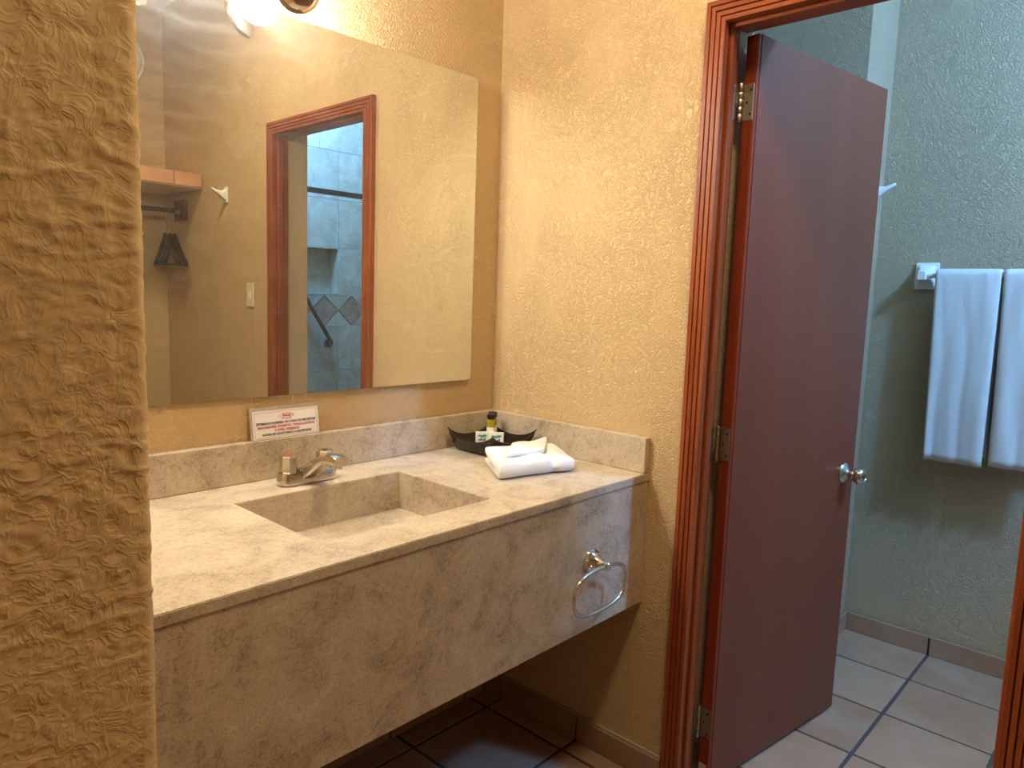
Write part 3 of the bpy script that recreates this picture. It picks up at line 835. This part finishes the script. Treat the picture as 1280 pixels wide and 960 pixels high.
def t_flap(u, x, q):
    z = q.z - 0.003 - 0.005 * u + 0.011 * max(0, (q.y - 0.13) / 0.08) * max(0, u - 0.45) + 0.002 * math.sin(u * 8)
    return 0.055 + x + (q.y - 0.05) * 0.75, Vector((q.x, q.y + 0.035 * u, z))
for nm, prof, th, wd, amp, sd, tf in (('outer_fold', ufold(0.0, 0.210, 0.0085, 0.0385, 10, 8), 0.0150, 0.258, 0.0035, 1, t_outer),
                                      ('inner_fold', ufold(0.030, 0.205, 0.0205, 0.0265, 8, 4), 0.0065, 0.245, 0.0015, 3, t_inner),
                                      ('top_flap', ufold(0.055, 0.190, 0.0485, 0.0555, 9, 5), 0.0068, 0.155, 0.0032, 8, t_flap)):
    o = obj(nm, sheet(prof, th, wd, 22, amp, sd, tf), 'towel', ht, smooth=180)
    md = o.modifiers.new('s', 'SUBSURF'); md.levels = 1; md.render_levels = 2

# ------------------------------------------------------------------ towel ring on the apron
rg = thing('towel_ring', 'chrome towel ring mounted on the stone vanity front', 'towel ring', (-0.262, -DC, 0.713))
obj('rosette', lathe([(0, 0), (0.030, 0), (0.032, 0.003), (0.031, 0.010), (0.026, 0.0135), (0, 0.014)], 36, axis_mat((0, -0.0002, 0), (0, -1, 0))), 'chrome', rg, smooth=35)
obj('post', lathe([(0, 0), (0.024, 0), (0.019, 0.006), (0.014, 0.016), (0.0105, 0.026), (0.010, 0.033), (0.0118, 0.034), (0.0118, 0.047), (0.0105, 0.0485), (0, 0.0485)], 28, axis_mat((0, -0.0125, 0.0), (0.0, -1, -0.06))), 'chrome', rg, smooth=35)
pts = []
RWX, RHZ = 0.110, 0.0565
cx_, cz_ = -0.022, -0.0575
for k in range(72):
    a = 2 * PI * k / 72 + PI / 2
    c_, s_ = math.cos(a), math.sin(a)
    x = RWX * abs(c_) ** 0.72 * (1 if c_ > 0 else -1); z = RHZ * abs(s_) ** 0.72 * (1 if s_ > 0 else -1)
    pts.append((cx_ + x, -0.0525, cz_ + z))
obj('ring', tube(pts, 0.0052, 12, True), 'chrome', rg, smooth=80)

# ------------------------------------------------------------------ bathroom: towel bar, towels, hook
BY0, BY1, BZ, BX = -0.935, -1.545, 1.520, XB - 0.072
tb = thing('towel_bar', 'white porcelain towel bar on the bathroom wall holding two towels', 'towel bar', (XB, -1.24, 1.520))
for y in (BY0 + 1.24, BY1 + 1.24):
    pl = obj('bracket', box(-0.012, -0.0003, y - 0.042, y + 0.042, -0.052, 0.052, 0.005, 2), 'porcelain', tb)
    secs = []
    for x, hy, hz, zo in ((-0.010, 0.036, 0.046, 0), (-0.030, 0.026, 0.030, 0.002), (-0.055, 0.018, 0.020, 0.002), (-0.086, 0.016, 0.019, 0.0), (-0.090, 0.013, 0.016, 0.0)):
        secs.append([(x, y + p * 1.0, zo + q) for p, q in rounded_rect(hy * 2, hz * 2, min(hy, hz) * 0.35, 3)])
    obj('bracket_arm', loft(secs), 'porcelain', pl, smooth=40)
obj('bar', tube([(-0.072, BY0 + 1.24 - 0.012, 0), (-0.072, BY1 + 1.24 + 0.012, 0)], 0.0095, 16), 'porcelain', tb, smooth=60)
def bath_towel(y0, y1, zb, seed, label, slant=0.0, y0b=0.0, y1b=0.0):
    t = thing('bath_towel', label, 'towel', (BX, (y0 + y1) / 2, zb), (0, 0, 0), 'bath towels on the bar')
    ztop = BZ - zb + 0.019; width = y1 - y0
    prof = []
    nz = 26; g = 0.019
    for i in range(nz): prof.append((-g - 0.004 * (1 - i / (nz - 1)), 0.0 + (ztop - g) * i / (nz - 1)))
    for k in range(1, 8): a = PI - PI * k / 8; prof.append((g * math.cos(a), ztop - g + g * math.sin(a)))
    for i in range(nz): prof.append((g + 0.004 * i / (nz - 1), (ztop - g) - (ztop - g - 0.03) * i / (nz - 1)))
    th = 0.014; pts = [Vector((p[0], 0, p[1])) for p in prof]; n = len(pts); nor = []
    for i in range(n):
        tt = (pts[min(n - 1, i + 1)] - pts[max(0, i - 1)]).normalized(); nor.append(Vector((-tt.z, 0, tt.x)))
    loop = [p + q * th / 2 for p, q in zip(pts, nor)] + [p - q * th / 2 for p, q in zip(reversed(pts), reversed(nor))]
    bm = bm_new(); rings = []; nu = 26
    for k in range(nu + 1):
        u = k / nu; ring = []
        e = 0.5 if k in (0, nu) else (0.9 if k in (1, nu - 1) else 1)
        for idx, p in enumerate(loop):
            base = pts[idx] if idx < n else pts[2 * n - 1 - idx]
            q = base + (p - base) * e
            f = 1 - min(1, q.z / ztop)
            y = -width / 2 + u * width
            y += (y0b * (1 - u) + y1b * u) * f
            wv = 0.010 * f * math.sin(u * 7.0 + seed) + 0.004 * noise.noise(Vector((u * 5, q.z * 5, seed)))
            front = q.x < 0
            x = q.x - (abs(wv) + wv * 0.3 if front else 0.0) - (0.008 * f if front else -0.002 * f)
            z = q.z + (slant * u * f if q.z < 0.5 * ztop else slant * u * f)
            ring.append(bm.verts.new((x, y, z)))
        rings.append(ring)
    m = len(loop)
    for A, B in zip(rings[:-1], rings[1:]):
        for i in range(m): bm.faces.new((A[i], A[(i + 1) % m], B[(i + 1) % m], B[i]))
    bm.faces.new(rings[0]); bm.faces.new(list(reversed(rings[-1])))
    bmesh.ops.recalc_face_normals(bm, faces=bm.faces)
    tw = obj('terry_sheet', bm, 'bathtowel', t, smooth=180)
    return t
bath_towel(-1.198, -0.985, 0.815, 0.4, 'left white bath towel hanging beside the porcelain bracket', 0.0, -0.005, -0.026)
bath_towel(-1.418, -1.206, 0.825, 2.1, 'right white bath towel hanging at the picture edge', 0.0, -0.005, -0.018)
def hook(loc, rz, label):
    h = thing('robe_hook', label, 'hook', loc, (0, 0, rz), 'white robe hooks')
    # mounted on plane y=0, sticking out along -y
    obj('plate', box(-0.020, 0.020, -0.008, -0.0003, -0.040, 0.040, 0.004, 2), 'plastic', h)
    secs = []
    for y, hw_, z0, z1 in ((-0.006, 0.016, -0.034, 0.030), (-0.025, 0.013, -0.018, 0.020), (-0.050, 0.010, 0.002, 0.020), (-0.075, 0.009, 0.016, 0.028), (-0.080, 0.006, 0.021, 0.029)):
        secs.append([(p, y, (z0 + z1) / 2 + q) for p, q in rounded_rect(hw_ * 2, z1 - z0, min(hw_, (z1 - z0) / 2) * 0.5, 3)])
    obj('prong', loft(secs), 'plastic', h, smooth=40)
    return h
hook((1.362, YJ, 1.842), 0, 'white hook peeking out beside the open door edge')
hook((0.0, -2.030, 1.848), -PI / 2, 'white hook on the wall beside the closet shelf, seen in the mirror')

# shower fittings
rl = thing('shower_rail', 'dark horizontal metal rail across the shower entrance, seen in the mirror', 'rail', (XW, -2.10, 1.945))
obj('bar', box(0.001, XB - XW - 0.001, -0.011, 0.011, -0.015, 0.015, 0.003, 2), 'darksteel', rl)
for x in (0.006, XB - XW - 0.006):
    obj('end_cap', box(x - 0.0055, x + 0.0055, -0.02, 0.02, -0.024, 0.024, 0.002), 'darksteel', rl)
gb = thing('grab_bar', 'bent dark metal grab bar slanting across the shower tiles', 'grab bar', (1.06, YS, 1.03))
p0 = Vector((0.0, 0, 0)); up_ = Vector((-0.29, 0, 0.45))
arc = [(0.018, 0.002, -0.028), (0.018, 0.03, -0.028), (0.014, 0.048, -0.020), (0.004, 0.054, -0.004), (-0.012, 0.055, 0.020)]
arc2 = [tuple(up_ + Vector((0.012, 0.055, -0.02))), tuple(up_ + Vector((0.0, 0.052, 0.0))), tuple(up_ + Vector((-0.006, 0.035, 0.008))), tuple(up_ + Vector((-0.006, 0.002, 0.008)))]
obj('bar', tube(arc + arc2, 0.0145, 14), 'darksteel', gb, smooth=70)
for q in ((0.018, 0.0, -0.028), tuple(up_ + Vector((-0.006, 0, 0.008)))):
    obj('flange', lathe([(0, 0.0015), (0.032, 0.0015), (0.030, 0.008), (0.017, 0.012), (0, 0.012)], 24, axis_mat(q, (0, 1, 0))), 'darksteel', gb, smooth=40)

# ------------------------------------------------------------------ closet corner (seen in the mirror)
sh = thing('closet_shelf', 'plaster closet shelf with salmon tile front edge, seen in the mirror', 'shelf', (-0.8, YF, 1.898))
obj('slab', box(-1.2, 0.7995, 0.0005, 0.506, 0.0, 0.066, 0.003), 'cream', sh)
xj = [0.795, 0.647]
while xj[-1] > -1.1: xj.append(xj[-1] - 0.32)
for a, c in zip(xj[:-1], xj[1:]):
    obj('edge_tile', box(c + 0.003, a - 0.003, 0.5055, 0.520, 0.006, 0.076, 0.0015), 'salmon', sh)
    obj('top_tile', box(c + 0.003, a - 0.003, 0.01, 0.5050, 0.0662, 0.076, 0.0015), 'salmon', sh)
rod = thing('closet_rod', 'dark metal clothes rod with wooden wall block below the shelf', 'rod', (0, -2.583, 1.795))
blk = obj('wall_block', box(-0.022, -0.0004, -0.072, 0.072, -0.053, 0.057, 0.003), 'blockwood', rod)
obj('socket', lathe([(0, 0), (0.026, 0), (0.026, 0.004), (0.019, 0.006), (0.019, 0.022), (0, 0.022)], 24, axis_mat((-0.0221, 0, -0.004), (-1, 0, 0))), 'steel', rod, smooth=40)
obj('pole', tube([(-0.026, 0, -0.004), (-1.25, 0, -0.004)], 0.0125, 16), 'darksteel', rod, smooth=60)
def hanger(x, yaw, label):
    h = thing('clothes_hanger', label, 'hanger', (x, -2.583, 1.791 + 0.0142), (0, 0, yaw), 'dark hangers on the closet rod')
    pts = [(0, 0.0152 * math.sin(a), -0.0142 + 0.0152 * math.cos(a)) for a in [math.radians(-100 + 20 * k) for k in range(12)]]
    pts += [(0, 0.012, -0.032), (0, 0.003, -0.042), (0, 0, -0.055), (0, 0, -0.150)]
    obj('hook', tube(pts, 0.0016, 8), 'chrome', h, smooth=60)
    b = bm_new()
    for s in (-1, 1):
        secs = []
        for t, hw_, hz in ((0, 0.011, 0.013), (0.3, 0.010, 0.013), (0.7, 0.010, 0.012), (0.95, 0.012, 0.013), (1.0, 0.008, 0.009)):
            y = s * 0.180 * t; z = -0.152 - 0.165 * t ** 0.9
            secs.append([(p * 0.9, y, z + q) for p, q in rounded_rect(hw_ * 2, hz * 2, 0.006, 3)])
        lb = loft(secs); me = bpy.data.meshes.new('t'); lb.to_mesh(me); lb.free(); b.from_mesh(me); bpy.data.meshes.remove(me)
    obj('shoulders', b, 'hanger', h, smooth=40)
    obj('trouser_bar', tube([(0, -0.168, -0.316), (0, 0.168, -0.316)], 0.008, 10), 'hanger', h, smooth=60)
hanger(-0.050, math.radians(2), 'dark wooden hanger nearest the wooden wall block')
hanger(-0.075, math.radians(2), 'middle dark wooden hanger on the closet rod')
hanger(-0.100, math.radians(2), 'dark wooden hanger farthest from the wooden wall block')
ls = thing('light_switch', 'ivory light switch beside the doorway, seen in the mirror', 'switch', (0, -1.776, 1.344), (0, 0, -PI / 2))
obj('plate', box(-0.037, 0.037, -0.007, -0.0003, -0.060, 0.060, 0.004, 2), 'ivory', ls)
obj('rocker', box(-0.011, 0.011, -0.011, -0.0065, -0.020, 0.020, 0.002), 'plastic', ls)
wl = thing('wall_bulkhead_lamp', 'white round unlit fixture high on the closet wall, edge showing in the mirror', 'lamp', (-0.262, YF, 2.61))
obj('housing', lathe([(0, 0.0004), (0.155, 0.0004), (0.158, 0.012), (0.150, 0.03), (0.138, 0.034), (0, 0.034)], 48, axis_mat((0, 0, 0), (0, 1, 0))), 'bulkhead', wl, smooth=35)
obj('cover', lathe([(0, 0.034), (0.135, 0.034), (0.128, 0.055), (0.105, 0.075), (0.06, 0.088), (0, 0.092)], 48, axis_mat((0, 0, 0), (0, 1, 0))), 'plastic', wl, smooth=40)
